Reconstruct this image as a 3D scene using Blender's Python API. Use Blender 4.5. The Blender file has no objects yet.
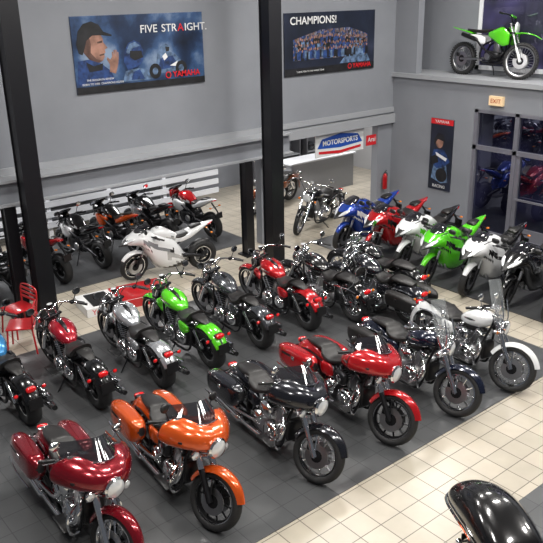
import bpy, bmesh, math, random
import numpy as np
from mathutils import Matrix, Vector
from math import sin, cos, pi, radians
random.seed(4)
scene = bpy.context.scene
COL = scene.collection
scene.view_settings.view_transform = 'Standard'

# ------------------------------------------------------------------ materials
def mat(name, col, rough=0.5, metal=0.0, coat=0.0, emit=None, es=0.0, alpha=1.0, trans=0.0, noise=0.0, nscale=40, bump=0.0):
    m = bpy.data.materials.new(name); m.use_nodes = True
    nt = m.node_tree; b = nt.nodes['Principled BSDF']
    b.inputs['Base Color'].default_value = (*col, 1)
    b.inputs['Roughness'].default_value = rough
    b.inputs['Metallic'].default_value = metal
    b.inputs['Coat Weight'].default_value = coat
    b.inputs['Coat Roughness'].default_value = 0.03
    if trans: b.inputs['Transmission Weight'].default_value = trans
    if alpha < 1: b.inputs['Alpha'].default_value = alpha
    if emit:
        b.inputs['Emission Color'].default_value = (*emit, 1)
        b.inputs['Emission Strength'].default_value = es
    if noise or bump:
        tc = nt.nodes.new('ShaderNodeTexCoord'); n = nt.nodes.new('ShaderNodeTexNoise')
        n.inputs['Scale'].default_value = nscale; n.inputs['Detail'].default_value = 5
        nt.links.new(tc.outputs['Object'], n.inputs['Vector'])
        if noise:
            r = nt.nodes.new('ShaderNodeValToRGB')
            r.color_ramp.elements[0].position = 0.3; r.color_ramp.elements[1].position = 0.7
            r.color_ramp.elements[0].color = (*[c*(1-noise) for c in col], 1)
            r.color_ramp.elements[1].color = (*[min(1, c*(1+noise)) for c in col], 1)
            nt.links.new(n.outputs['Fac'], r.inputs['Fac']); nt.links.new(r.outputs['Color'], b.inputs['Base Color'])
        if bump:
            bp = nt.nodes.new('ShaderNodeBump'); bp.inputs['Strength'].default_value = bump
            nt.links.new(n.outputs['Fac'], bp.inputs['Height']); nt.links.new(bp.outputs['Normal'], b.inputs['Normal'])
    return m

def paint(name, col, metal=0.35):
    return mat(name, col, 0.22, metal, 1.0)
CHROME = mat('chrome', (.85,.86,.88), .06, 1)
STEEL = mat('brushed_steel', (.5,.5,.52), .28, 1)
DARKM = mat('dark_metal', (.025,.025,.028), .32, .7)
BLK = mat('black_plastic', (.010,.010,.011), .4)
RUB = mat('tyre_rubber', (.012,.012,.013), .7, noise=.2, nscale=80)
LEA = mat('black_leather', (.011,.010,.010), .42, noise=.2, nscale=60, bump=.05)
TAIL = mat('tail_red', (.6,.005,.008), .15, 0, 1, emit=(1,.02,.02), es=.12)
AMB = mat('amber_lens', (.8,.22,.02), .15, 0, 1)
GLS = mat('headlight_glass', (.78,.8,.82), .08, .3, 1)
SCR = mat('clear_screen', (.75,.8,.82), .05, 0, 1, alpha=.16)
SMK = mat('smoked_screen', (.012,.012,.016), .05, 0, 1, alpha=.86)
MIR = mat('mirror_glass', (.8,.82,.85), .03, 1)
C = dict(
 maroon=paint('paint_maroon', (.21,.002,.010),.5), orange=paint('paint_orange', (.64,.088,.008)),
 black=paint('paint_black', (.006,.006,.007)), red=paint('paint_red', (.44,.006,.010)),
 navy=paint('paint_navy', (.007,.011,.028)), white=paint('paint_white', (.72,.73,.74),0),
 silver=paint('paint_silver', (.55,.57,.6),.7), green=paint('paint_green', (.09,.55,.012),.1),
 gray=paint('paint_grey', (.06,.065,.075),.5), blue=paint('paint_blue', (.012,.05,.33)),
 sky=paint('paint_sky', (.03,.20,.44)), crimson=paint('paint_crimson',(.33,.006,.018)),
 brown=paint('paint_brown',(.25,.07,.025)), slate=paint('paint_slate',(.014,.015,.021),.5))

# ------------------------------------------------------------------ mesh builder
def CR(pts, k):
    P = [np.array(p, float) for p in pts]
    if k <= 1 or len(P) < 3:
        return P
    out = []
    for i in range(len(P)-1):
        p0 = P[i-1] if i > 0 else 2*P[0]-P[1]; p1 = P[i]; p2 = P[i+1]
        p3 = P[i+2] if i+2 < len(P) else 2*P[-1]-P[-2]
        for j in range(k):
            t = j/k
            out.append(.5*((2*p1)+(-p0+p2)*t+(2*p0-5*p1+4*p2-p3)*t*t+(-p0+3*p1-3*p2+p3)*t**3))
    out.append(P[-1])
    return out

class MB:
    def __init__(s): s.v=[]; s.f=[]; s.m=[]; s.mats=[]; s.c=0; s.M=Matrix.Identity(4)
    def use(s, m):
        if m not in s.mats: s.mats.append(m)
        s.c = s.mats.index(m); return s
    def add(s, vs, fs, mf=None):
        o = len(s.v)
        s.v += [tuple(s.M @ Vector([float(a) for a in p])) for p in vs]
        for f in fs:
            s.f.append([o+i for i in f])
            if mf:
                cx = [sum(vs[i][a] for i in f)/len(f) for a in range(3)]
                mm = mf(*cx)
                if mm is None: s.m.append(s.c)
                else:
                    if mm not in s.mats: s.mats.append(mm)
                    s.m.append(s.mats.index(mm))
            else: s.m.append(s.c)
        return s
    def rings(s, R, n, closed=False, cap=True, mf=None):
        vs = [p for r in R for p in r]; fs = []; L = len(R)
        for i in range(L if closed else L-1):
            a = i*n; b = ((i+1) % L)*n
            for j in range(n):
                k = (j+1) % n
                fs.append([a+j, a+k, b+k, b+j])
        if cap and not closed:
            fs.append(list(range(n))[::-1]); fs.append([(L-1)*n+j for j in range(n)])
        return s.add(vs, fs, mf)
    def loft(s, secs, n=20, k=4, mf=None):
        R = []
        for q in CR(secs, k):
            x,y,z,hw,hh,e = q; r = []
            hw = max(hw,.003); hh = max(hh,.003)
            for j in range(n):
                t = 2*pi*(j+.5)/n; c = cos(t); d = sin(t)
                r.append((x, y+hw*math.copysign(abs(c)**(2/e), c), z+hh*math.copysign(abs(d)**(2/e), d)))
            R.append(r)
        return s.rings(R, n, mf=mf)
    def rbox(s, c, h, r=.01, e=7, n=20):
        x,y,z = c; a,b,d = h
        return s.loft([(x-a,y,z,b-r,d-r,e),(x-a+r,y,z,b,d,e),(x+a-r,y,z,b,d,e),(x+a,y,z,b-r,d-r,e)], n=n, k=1)
    def box(s, lo, hi):
        x0,y0,z0 = lo; x1,y1,z1 = hi
        v = [(x0,y0,z0),(x1,y0,z0),(x1,y1,z0),(x0,y1,z0),(x0,y0,z1),(x1,y0,z1),(x1,y1,z1),(x0,y1,z1)]
        return s.add(v, [(0,3,2,1),(4,5,6,7),(0,1,5,4),(1,2,6,5),(2,3,7,6),(3,0,4,7)])
    def tube(s, pts, r, n=8, k=4):
        P = CR(pts, k); L = len(P)
        rr = r if hasattr(r,'__len__') else [r]*2
        u = None; R = []
        for i,p in enumerate(P):
            t = P[min(i+1,L-1)]-P[max(i-1,0)]; t = t/(np.linalg.norm(t)+1e-9)
            if u is None:
                a = np.array([0,0,1.]) if abs(t[2]) < .8 else np.array([0,1.,0]); u = np.cross(t,a)
            u = u-t*np.dot(u,t); u = u/(np.linalg.norm(u)+1e-9); w = np.cross(t,u)
            g = i/(L-1)*(len(rr)-1); g0 = int(min(g,len(rr)-2)); q = rr[g0]+(rr[g0+1]-rr[g0])*(g-g0)
            R.append([p+q*(cos(2*pi*j/n)*u+sin(2*pi*j/n)*w) for j in range(n)])
        return s.rings(R, n)
    def lathe(s, prof, c=(0,0,0), ax='y', n=24, closed=False):
        R = []
        for j in range(n):
            a = 2*pi*j/n; ring = []
            for (r,y) in prof:
                if ax=='y': ring.append((c[0]+r*cos(a), c[1]+y, c[2]+r*sin(a)))
                elif ax=='x': ring.append((c[0]+y, c[1]+r*cos(a), c[2]+r*sin(a)))
                else: ring.append((c[0]+r*cos(a), c[1]+r*sin(a), c[2]+y))
            R.append(ring)
        m = len(prof); vs = [p for r in R for p in r]; fs = []
        for i in range(n):
            a = i*m; b = ((i+1) % n)*m
            for j in range(m if closed else m-1):
                k = (j+1) % m
                fs.append([a+j, a+k, b+k, b+j])
        return s.add(vs, fs)
    def fender(s, cx, cz, R, a0, a1, w, crown=.04, na=16, nu=8, skirt=0.0, mf=None):
        ww = w if hasattr(w,'__len__') else (w,w,w)
        out = []
        for i in range(na+1):
            t = i/na; a = radians(a0+(a1-a0)*t)
            q = ww[0]*(1-t)*(1-t)*1+2*t*(1-t)*ww[1]+ww[2]*t*t
            ring = []
            for off in (0, .008):
                us = [(-1+2*j/nu) for j in range(nu+1)]
                if off: us = us[::-1]
                for u in us:
                    y = (q-off)*math.copysign(abs(u)**.8,u); rad = R-off-crown*abs(u)**2.2-(skirt if abs(u)>.99 else 0)
                    ring.append((cx+rad*cos(a), y, cz+rad*sin(a)))
            out.append(ring)
        return s.rings(out, 2*(nu+1), mf=mf)
    def sheet(s, fn, nu, nv, th=.004):
        vs = []
        for i in range(nv+1):
            for j in range(nu+1): vs.append(fn(j/nu, i/nv))
        fs = [[i*(nu+1)+j, i*(nu+1)+j+1, (i+1)*(nu+1)+j+1, (i+1)*(nu+1)+j] for i in range(nv) for j in range(nu)]
        return s.add(vs, fs)
    def mesh(s, name):
        me = bpy.data.meshes.new(name); me.from_pydata(s.v, [], s.f)
        for m in s.mats: me.materials.append(m)
        me.polygons.foreach_set('material_index', s.m)
        bm = bmesh.new(); bm.from_mesh(me); bmesh.ops.recalc_face_normals(bm, faces=bm.faces); bm.to_mesh(me); bm.free()
        me.polygons.foreach_set('use_smooth', [True]*len(me.polygons))
        me.set_sharp_from_angle(angle=radians(48)); me.update()
        return me

def empty(name, parent=None, M=None):
    e = bpy.data.objects.new(name, None); COL.objects.link(e); e.empty_display_size = .1
    if parent: e.parent = parent
    if M is not None: e.matrix_basis = M
    return e
def obj(name, me, parent=None, M=None, label=None):
    o = bpy.data.objects.new(name, me); COL.objects.link(o)
    if parent: o.parent = parent
    if M is not None: o.matrix_basis = M
    if label: o['label'] = label
    return o
CACHE = {}
TAG = ['']
def part(name, parent, key, fn, M=None, label=None):
    k = (TAG[0], name, key)
    if k not in CACHE:
        b = MB(); fn(b); CACHE[k] = b.mesh(name)
    return obj(name, CACHE[k], parent, M, label)
def top(o, label, cat, group=None):
    o['label'] = label; o['category'] = cat
    if group: o['group'] = group
T = Matrix.Translation
I4 = Matrix.Identity(4)

# ------------------------------------------------------------------ motorcycle parts
def wheel(parent, name, x, R, w, style, rimm, S, n=10):
    e = empty(name, parent, S @ T((x,0,R)))
    th = w*1.0
    rr = R-2*th*.8
    def tire(b):
        b.use(RUB); P = []
        for j in range(14):
            t = 2*pi*j/14; P.append((R-th*.8+th*.8*cos(t), w*sin(t)))
        b.lathe(P, n=36, closed=True)
        if style == 'knob':
            for i in range(40):
                for yy in (-.5,0,.5):
                    a = 2*pi*(i+(yy!=0)*.5)/40; old = b.M
                    b.M = Matrix.Rotation(-a,4,'Y') @ T((R-.006,yy*w*1.3,0)); b.box((-.012,-.01,-.012),(.014,.01,.012)); b.M = old
    part('tire', e, (R,w,style=='knob'), tire)
    def rim(b):
        b.use(CHROME if rimm is CHROME else STEEL if style=='knob' else rimm)
        b.lathe([(rr+.012,-w*.62),(rr+.012,w*.62),(rr-.004,w*.62),(rr-.018,w*.3),(rr-.018,-w*.3),(rr-.004,-w*.62)], n=36, closed=True)
        b.lathe([(.0,-.05),(.035,-.05),(.045,-.03),(.03,0),(.045,.03),(.035,.05),(0,.05)], n=16)
        if style in ('wire','knob'):
            for i in range(28):
                a = 2*pi*i/28; a2 = a+(.35 if i%2 else -.35); sd = .035 if i%4<2 else -.035
                b.tube([(.04*cos(a2),sd,.04*sin(a2)),(rr*cos(a),0,rr*sin(a))], .0035, n=4, k=1)
        else:
            for i in range(n):
                a = 2*pi*i/n
                if n <= 5:
                    for q in (-.14,.14):
                        b.tube([(.03*cos(a),0,.03*sin(a)),((rr*.5)*cos(a+q*.8),.0,(rr*.5)*sin(a+q*.8)),(rr*cos(a+q),0,rr*sin(a+q))], [.02,.012,.012], n=6, k=2)
                else:
                    b.tube([(.03*cos(a),0,.03*sin(a)),(rr*cos(a),0,rr*sin(a))], [.015,.010], n=6, k=1)
        if rimm is DARKM:
            b.use(CHROME)
            for sd in (-1,1): b.lathe([(rr+.002,sd*w*.60),(rr+.014,sd*w*.64),(rr+.014,sd*w*.66),(rr+.002,sd*w*.64)], n=36, closed=True)
    part('rim', e, (R,w,style,rimm.name,n), rim)
    def disc(b):
        b.use(STEEL)
        for sd in ((-1,1) if 'front' in name else (-1,)):
            y = sd*(w*.75+.012)
            b.lathe([(.07,y-.003),(.15,y-.003),(.15,y+.003),(.07,y+.003)], n=28, closed=True)
            b.use(DARKM); b.lathe([(0,y-.004),(.075,y-.004),(.075,y+.004),(0,y+.004)], n=12)
            b.rbox((-.10,y+sd*.005,.085),(.035,.025,.04),.008); b.use(STEEL)
    part('brake_disc', e, (w,name), disc)
    return e

def mirrors(e, S, pts, m, key, rnd=False):
    for sd in (1,-1):
        def f(b):
            b.use(m); p = [(x,y*sd,z) for x,y,z in pts]
            b.tube(p, .007, n=6)
            x,y,z = p[-1]; a = .066 if rnd else .075; c = .054 if rnd else .045; ee = 2 if rnd else 2.5
            b.loft([(x-.012,y,z,a-.02,c-.015,ee),(x,y,z,a,c,ee),(x+.02,y,z,a-.02,c-.01,ee),(x+.03,y,z,.02,.01,2)], n=16, k=2)
            b.use(MIR); b.loft([(x-.016,y,z,a-.009,c-.006,ee),(x-.012,y,z,a-.009,c-.006,ee)], n=16, k=1)
        part('mirror', e, (key,sd,m.name,rnd), f, S)

def steer_matrix(ang, hx, hz, rake):
    ax = Vector((-sin(radians(rake)),0,cos(radians(rake))))
    return T((hx,0,hz)) @ Matrix.Rotation(radians(ang),4,ax) @ T((-hx,0,-hz))

BAT = [(0,.145),(.10,.155),(.22,.165),(.33,.145),(.42,.085),(.45,-.005),(.43,-.08),(.36,-.125),(.26,-.12),(.18,-.145),(.11,-.205),(0,-.235)]
def bat_outline(s):
    P = CR(BAT,5); R = [(p[0]*s,p[1]*s) for p in P]; Lf = [(-y,z) for y,z in R[::-1]][1:-1]
    return R+Lf

def cruiser(col, style='classic', fairing=False, screen=None, bags=None, trunk=False, finish='chrome', wstyle='cast', steer=0,
            barh=1.08, rfc=None, rw=.085, spots=False, backrest=False, nspoke=10, bw=1.0):
    TAG[0] = 'cruiser'
    e = empty('motorcycle')
    c = C[col]; cr_ = C[rfc] if rfc else c
    MT = CHROME if finish=='chrome' else DARKM
    S = steer_matrix(steer,.44,.86,31)
    ck = (col, finish, style)
    rimm = CHROME if finish=='chrome' else DARKM
    FR = .335 if style=='classic' else .345
    fw = .062 if style=='classic' else .05
    wheel(e,'front_wheel',.84,FR,fw,wstyle,rimm,S,nspoke)
    wheel(e,'rear_wheel',-.82,.33,rw,'cast' if wstyle!='wire' else 'wire',rimm,I4,nspoke)
    def fork(b):
        for sd in (1,-1):
            y = .105*sd
            b.use(CHROME if finish=='chrome' or style=='custom' else DARKM); b.tube([(.84,y,FR),(.815,y,FR+.04),(.63,y,.67)], .034, n=10, k=1)
            b.use(CHROME); b.tube([(.65,y,.64),(.43,y,1.0)], .025 if style=='custom' else .036, n=10, k=1)
        b.use(MT); b.rbox((.44,0,.99),(.045,.14,.018),.006); b.rbox((.55,0,.80),(.045,.14,.02),.006)
        b.tube([(.84,-.12,FR),(.84,.12,FR)], .014, n=8, k=1)
    part('fork', e, ck, fork, S)
    def ffend(b):
        b.use(cr_ if rfc else c)
        if style=='classic': b.fender(.84,FR,FR+.045,18,158,(.05,.10,.095),.06,na=20)
        else: b.fender(.84,FR,FR+.035,35,150,(.04,.085,.06),.035)
        b.use(MT)
        for sd in (1,-1): b.tube([(.84,.11*sd,FR),(.80,.085*sd,FR+.25)],.01,n=5,k=1)
    part('front_fender', e, ck+(rfc,), ffend, S)
    def tank(b):
        b.use(c)
        b.loft([(.42,0,.90,.03,.03,2.2),(.38,0,.89,.09,.07,2.3),(.25,0,.875,.165,.12,2.4),(.08,0,.845,.175,.125,2.4),(-.08,0,.80,.125,.09,2.3),(-.17,0,.76,.06,.05,2.2)], n=24)
        b.use(CHROME)
        b.lathe([(0,.03),(.035,.028),(.045,.015),(.045,-.01)], c=(.2,0,.99), ax='z', n=16)
        b.use(MT); b.loft([(.32,0,.97,.02,.01,2.5),(.24,0,.988,.035,.018,2.5),(.05,0,.962,.03,.018,2.5),(-.08,0,.885,.012,.012,2.5)], n=12)
        b.use(CHROME)
        for sd in (1,-1): b.loft([(.22,.167*sd,.87,.004,.012,2.5),(.12,.176*sd,.862,.006,.02,2.5),(.0,.16*sd,.845,.004,.010,2.5)],n=8,k=2)
    part('fuel_tank', e, ck, tank)
    def seat(b):
        b.use(LEA)
        b.loft([(-.06,0,.77,.06,.03,2.5),(-.16,0,.73,.12,.045,2.6),(-.30,0,.70,.17,.05,2.8),(-.44,0,.73,.17,.06,2.8),(-.50,0,.79,.14,.05,2.8)], n=20)
        b.loft([(-.48,0,.78,.10,.03,2.8),(-.56,0,.79,.13,.045,2.8),(-.75,0,.785,.12,.04,2.8),(-.93,0,.76,.07,.025,2.5)] if style=='classic' else
               [(-.48,0,.77,.08,.025,2.8),(-.56,0,.78,.10,.035,2.8),(-.7,0,.77,.085,.03,2.8),(-.83,0,.74,.04,.015,2.5)], n=20)
        if backrest:
            b.rbox((-.96,0,.98),(.03,.12,.075),.02,3)
            b.use(CHROME)
            for sd in (1,-1): b.tube([(-.75,.13*sd,.6),(-.95,.13*sd,.8),(-1.0,.12*sd,1.02),(-1.0,0,1.08)],.01,n=6)
    part('seat', e, (style,backrest), seat)
    def rfend(b):
        b.use(cr_)
        if style=='classic': b.fender(-.82,.33,.43,35,185,(.10,.15,.13),.07,na=22,skirt=.05)
        else: b.fender(-.82,.33,.42,50,158,(.09,.145,.10),.05,na=20)
        b.use(MT)
        for sd in (1,-1): b.tube([(-.45,.13*sd,.62),(-.75,.14*sd,.66),(-.98,.125*sd,.62)],.014,n=6)
    part('rear_fender', e, ck+(rfc,), rfend)
    def tl(b):
        b.use(MT); b.rbox((-1.10,0,.655),(.03,.07,.035),.012,4)
        b.use(TAIL); b.rbox((-1.14,0,.66),(.03,.065,.036),.012,3)
    part('tail_light', e, finish, tl)
    def plate(b):
        b.use(BLK); b.box((-1.225,-.09,.40),(-1.215,.09,.56)); b.tube([(-1.2,0,.52),(-1.12,0,.62)],.015,n=5,k=1)
        b.box((-1.229,-.08,.42),(-1.225,.08,.54))
    part('license_plate', e, style, plate)
    for sd in (1,-1):
        def ts(b):
            b.use(MT); b.tube([(-1.07,.06*sd,.61),(-1.07,.17*sd,.61)],.009,n=6,k=1)
            b.loft([(-1.05,.19*sd,.61,.015,.015,2),(-1.07,.19*sd,.61,.032,.03,2.2),(-1.09,.19*sd,.61,.032,.03,2.2)],n=12,k=2)
            b.use(TAIL if style=='custom' else AMB); b.loft([(-1.09,.19*sd,.61,.03,.028,2.2),(-1.105,.19*sd,.61,.015,.015,2)],n=12,k=2)
        part('turn_signal', e, (sd,finish,style,'r'), ts)
        if not fairing:
            def tf(b):
                b.use(MT); b.tube([(.5,.1*sd,.80),(.52,.2*sd,.79)],.009,n=6,k=1)
                r = .055 if spots else .032
                b.loft([(.48,.2*sd,.79,.01,.01,2),(.51,.2*sd,.79,r,r,2.1),(.55,.2*sd,.79,r,r,2.1)],n=14,k=2)
                b.use(GLS if spots else AMB); b.loft([(.55,.2*sd,.79,r*.9,r*.9,2),(.565,.2*sd,.79,r*.5,r*.5,2)],n=14,k=2)
            part('spotlight' if spots else 'turn_signal', e, (sd,finish,spots), tf, S)
    def engine(b):
        b.M = Matrix.Diagonal((1.05,1.15,1.0,1))
        base = b.M
        b.use(DARKM if finish!='chrome' else STEEL)
        b.loft([(.28,0,.34,.06,.06,3),(.24,0,.34,.13,.13,3.5),(.05,0,.32,.15,.16,3.5),(-.2,0,.33,.15,.15,3.5),(-.38,0,.36,.11,.12,3),(-.42,0,.36,.05,.05,3)],n=20)
        b.use(CHROME)
        for (x,z,r,y) in ((.10,.33,.14,.16),(-.22,.36,.12,.15)):
            for sd in (1,-1):
                b.lathe([(0,(y+.035)*sd),(r*.45,(y+.032)*sd),(r*.5,(y+.022)*sd),(r*.85,(y+.015)*sd),(r,(y-.01)*sd),(r,(y-.06)*sd)],c=(x,0,z),n=24)
        for (ang,x0) in ((24,.13),(-24,-.05)):
            b.M = base @ T((x0,0,.46)) @ Matrix.Rotation(radians(ang),4,'Y')
            b.use(DARKM); b.rbox((0,0,.10),(.06,.07,.13),.02,4)
            b.use(STEEL)
            for i in range(7): b.rbox((0,0,.0+i*.03),(.085,.098,.008 if finish=='chrome' else .005),.004,4,n=16)
            b.use(MT); b.rbox((0,0,.235),(.075,.085,.035),.02,3.5)
            b.use(CHROME)
            for sd in (1,-1): b.tube([(-.045,.09*sd,.24),(-.045,.09*sd,.0)],.008,n=6,k=1); b.tube([(.045,.09*sd,.24),(.045,.09*sd,.0)],.008,n=6,k=1)
        b.M = Matrix.Identity(4)
        b.use(BLK); b.rbox((.0,0,.68),(.3,.055,.06),.02,3)
    part('engine', e, finish, engine)
    def air(b):
        b.use(MT); b.loft([(-.1,-.18,.60,.02,.03,3),(-.06,-.18,.60,.05,.085,3),(.10,-.18,.60,.05,.085,3),(.14,-.18,.60,.02,.03,3)],n=18)
        b.use(CHROME); b.lathe([(0,0),(.05,.002),(.06,.01)],c=(.02,-.235,.6),n=18)
    part('air_cleaner', e, finish, air)
    def exh(b):
        b.use(CHROME)
        b.tube([(.27,-.09,.58),(.36,-.15,.50),(.33,-.20,.34),(.12,-.23,.24),(-.3,-.24,.22),(-.5,-.24,.22)],[.027,.027,.03,.03],n=10)
        b.tube([(-.5,-.24,.22),(-.56,-.245,.22),(-1.0,-.25,.25),(-1.14,-.25,.26)],[.04,.055,.055,.045],n=12)
        b.tube([(-.12,-.09,.60),(-.05,-.18,.52),(-.15,-.22,.38),(-.5,-.235,.33),(-.6,-.24,.33)],[.025,.027,.035],n=10)
        b.tube([(-.55,-.24,.33),(-.62,-.24,.335),(-.95,-.25,.36),(-1.05,-.25,.37)],[.036,.05,.05,.04],n=12)
        b.use(BLK); b.lathe([(0,0),(.036,0),(.036,-.01)],c=(-1.145,-.25,.26),ax='x',n=12)
    part('exhaust_pipe', e, 0, exh)
    def frame(b):
        b.use(DARKM)
        for sd in (1,-1):
            b.tube([(.42,.03*sd,.84),(.36,.09*sd,.6),(.30,.12*sd,.25),(.15,.14*sd,.15),(-.3,.14*sd,.15),(-.48,.14*sd,.32),(-.5,.12*sd,.62)],.02,n=7)
            b.tube([(-.42,.13*sd,.32),(-.82,.125*sd,.33)],.024,n=7,k=1)
            b.use(CHROME); b.tube([(-.80,.13*sd,.36),(-.62,.135*sd,.62)],.03,n=9,k=1); b.use(DARKM)
        b.tube([(.45,0,.80),(.39,0,.93)],.038,n=10,k=1); b.tube([(.4,0,.85),(0,0,.76),(-.4,0,.66)],.025,n=7)
    part('frame', e, finish, frame)
    part('radiator', e, 0, lambda b: b.use(BLK).rbox((.365,0,.45),(.025,.12,.15),.02,5).use(DARKM).rbox((.39,0,.45),(.006,.105,.13),.004,6))
    for sd in (1,-1):
        part('side_cover', e, (rfc or col,sd), lambda b: b.use(cr_).loft([(-.20,.15*sd,.57,.01,.05,3),(-.26,.165*sd,.58,.03,.09,3),(-.40,.165*sd,.58,.03,.085,3),(-.48,.15*sd,.58,.01,.04,3)],n=16))
        part('footboard', e, (finish,sd), lambda b: b.use(BLK).rbox((.18,.27*sd,.27),(.16,.055,.012),.01,4).use(MT).tube([(.2,.14*sd,.24),(.2,.26*sd,.265)],.013,n=6,k=1))
        if style=='classic':
            part('engine_guard', e, (finish,sd), lambda b: b.use(CHROME).tube([(.30,.14*sd,.2),(.38,.25*sd,.25),(.38,.29*sd,.42),(.33,.2*sd,.52),(.30,.1*sd,.55)],.014,n=6))
    part('kickstand', e, 0, lambda b: b.use(DARKM).tube([(.0,.15,.18),(-.04,.30,.02),(-.06,.32,.012)],.012,n=6,k=1))
    hz = barh
    def bar(b):
        b.use(CHROME if finish=='chrome' or style=='custom' else DARKM)
        b.tube([(.14,.43*bw,hz-.04),(.30,.30*bw,hz+.0),(.42,.13,hz+.02),(.42,0,hz-.03),(.42,-.13,hz+.02),(.30,-.30*bw,hz),(.14,-.43*bw,hz-.04)],.0155,n=8)
        b.tube([(.42,.06,.98),(.42,.06,hz)],.016,n=8,k=1); b.tube([(.42,-.06,.98),(.42,-.06,hz)],.016,n=8,k=1)
        for sd in (1,-1):
            b.rbox((.28,.31*bw*sd,hz+.0),(.03,.035,.025),.01,4)
            b.tube([(.31,.31*bw*sd,hz+.005),(.27,.38*bw*sd,hz-.01),(.19,.47*bw*sd,hz-.05)],.006,n=5)
            b.use(BLK); b.tube([(.30,.30*bw*sd,hz),(.44,.24*bw*sd,hz-.02),(.50,.12*sd,hz-.14),(.42,.05*sd,hz-.26)],.006,n=5); b.use(DARKM)
    hb = part('handlebar', e, (finish,style,hz,bw), bar, S)
    for sd in (1,-1):
        part('grip', hb, (sd,hz,bw), lambda b: b.use(BLK).tube([(.23,.357*bw*sd,hz-.015),(.10,.455*bw*sd,hz-.055)],.02,n=10,k=1))
    mirrors(e,S,[(.28,.33*bw,hz),(.26,.37*bw,hz+.08),(.25,.41*bw,hz+.15)],CHROME if finish=='chrome' else BLK,('c',hz,bw),True)
    if not fairing:
        def hl(b):
            b.use(MT); b.lathe([(0,-.12),(.05,-.11),(.09,-.05),(.102,.02),(.105,.045),(.095,.05)],c=(.58,0,.865),ax='x',n=24)
            b.use(GLS); b.lathe([(.095,.048),(.06,.065),(0,.07)],c=(.58,0,.865),ax='x',n=24)
        part('headlight', e, finish, hl, S)
        def gg(b):
            b.use(MT); b.lathe([(0,-.03),(.035,-.025),(.045,.01),(.045,.03)],c=(.42,0,hz+.03),ax='z',n=18)
            b.use(GLS); b.lathe([(.042,.028),(0,.03)],c=(.42,0,hz+.03),ax='z',n=18)
        part('gauge', e, (finish,hz), gg, S)
    else:
        fz = 1.0
        def fr(b):
            b.use(c)
            R = []
            P_ = CR([(.06,.755),(.25,.75),(.45,.728),(.62,.69),(.78,.63),(.90,.555),(.97,.495),(1.0,.45),(1.0,.425),(.96,.415),(.90,.44)],3)
            for s_,xx in P_:
                O = bat_outline(s_)
                R.append([(xx - .12*abs(y/.46)**2*min(1,max(0,(s_-.2)/.4)), y, fz + z - .07*(1-s_)) for y,z in O])
            b.rings(R, len(R[0]), mf=lambda x,y,z: BLK if (x<.33 or (x<.415 and abs(y)<.3)) else None)
            for sd in (1,-1):
                b.use(BLK); b.loft([(.60,.25*sd,.965,.05,.02,3),(.57,.30*sd,.968,.05,.024,3),(.52,.34*sd,.97,.03,.014,3)],n=12)
            b.use(BLK); b.rbox((.42,0,1.02),(.015,.3,.10),.01,4)
            b.use(GLS)
            for y in (-.15,-.05,.05,.15): b.lathe([(.04,0),(.0,.0)],c=(.402,y,1.05),ax='x',n=14)
        SF = steer_matrix(steer*.6,.44,.86,31)
        fa = part('fairing', e, ck, fr, SF)
        def hl2(b):
            b.use(CHROME); b.lathe([(.0,-.06),(.10,-.04),(.118,.015),(.1,.035)],c=(.755,0,.915),ax='x',n=24)
            b.use(GLS); b.lathe([(.1,.03),(.06,.05),(0,.055)],c=(.755,0,.915),ax='x',n=24)
            for sd in (1,-1):
                b.use(CHROME); b.lathe([(.0,-.05),(.035,-.03),(.055,.01),(.046,.02)],c=(.665,.21*sd,.84),ax='x',n=16)
                b.use(GLS); b.lathe([(.046,.015),(0,.03)],c=(.665,.21*sd,.84),ax='x',n=16)
            b.use(CHROME); b.tube([(.63,-.20,.83),(.66,0,.79),(.63,.20,.83)],.012,n=6)
        part('headlight', fa, 0, hl2)
        def ws(b):
            b.use(SMK)
            b.sheet(lambda u,v:(.60-.18*v-.26*(2*u-1)**2, (2*u-1)*(.37-.10*v), 1.125+.19*v-.05*(2*u-1)**2-.05*v*(2*u-1)**2),14,5)
            b.use(CHROME); b.tube([(.37,-.36,1.085),(.50,-.25,1.12),(.605,0,1.135),(.50,.25,1.12),(.37,.36,1.085)],.007,n=6)
        part('windshield', fa, 0, ws)
    if screen:
        h = screen
        def sc(b):
            b.use(SCR)
            def fn(u,v):
                q = 2*u-1; w = .27*(1-.45*max(0,v-.55)**1.3) if v>.2 else .20+.35*v
                return (.60-.26*v-.10*q*q, q*w, .92+h*v-.05*q*q*v)
            b.sheet(fn,14,10)
            b.use(CHROME)
            for sd in (1,-1):
                b.tube([(.55,.12*sd,.80),(.56,.14*sd,1.0),(.47,.15*sd,.92+h*.55)],.009,n=6)
            b.tube([(.40,-.26,.92+h*.38),(.505,0,.92+h*.36),(.40,.26,.92+h*.38)],.008,n=6)
        part('windshield', e, h, sc, S)
    if bags:
        bc = LEA if bags=='leather' else C[bags]
        bs_ = .78 if bags=='leather' else .96
        for sd in (1,-1):
            def bg(b):
                b.M = T((-.85,.2*sd,.52)) @ Matrix.Scale(bs_,4) @ T((.85,-.2*sd,-.52))
                b.use(bc)
                b.loft([(-.42,.27*sd,.58,.04,.06,3),(-.47,.28*sd,.56,.085,.12,3.4),(-.58,.285*sd,.54,.112,.165,3.8),(-.95,.29*sd,.525,.12,.17,3.8),(-1.14,.285*sd,.515,.11,.15,3.6),(-1.25,.28*sd,.53,.075,.10,3),(-1.30,.28*sd,.54,.03,.05,2.6)],n=36,
                    mf=lambda x,y,z: BLK if abs(z-.585)<.008 else None)
                b.use(CHROME if bags!='leather' else BLK)
                b.rbox((-.8,.408*sd,.585),(.035,.008,.03),.004,3); b.tube([(-.5,.40*sd,.33),(-.85,.42*sd,.34),(-1.2,.40*sd,.36)],.010,n=6)
                b.use(TAIL); b.rbox((-1.285,.28*sd,.54),(.012,.03,.035),.005,3)
            part('saddlebag', e, (bags,sd), bg)
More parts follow.
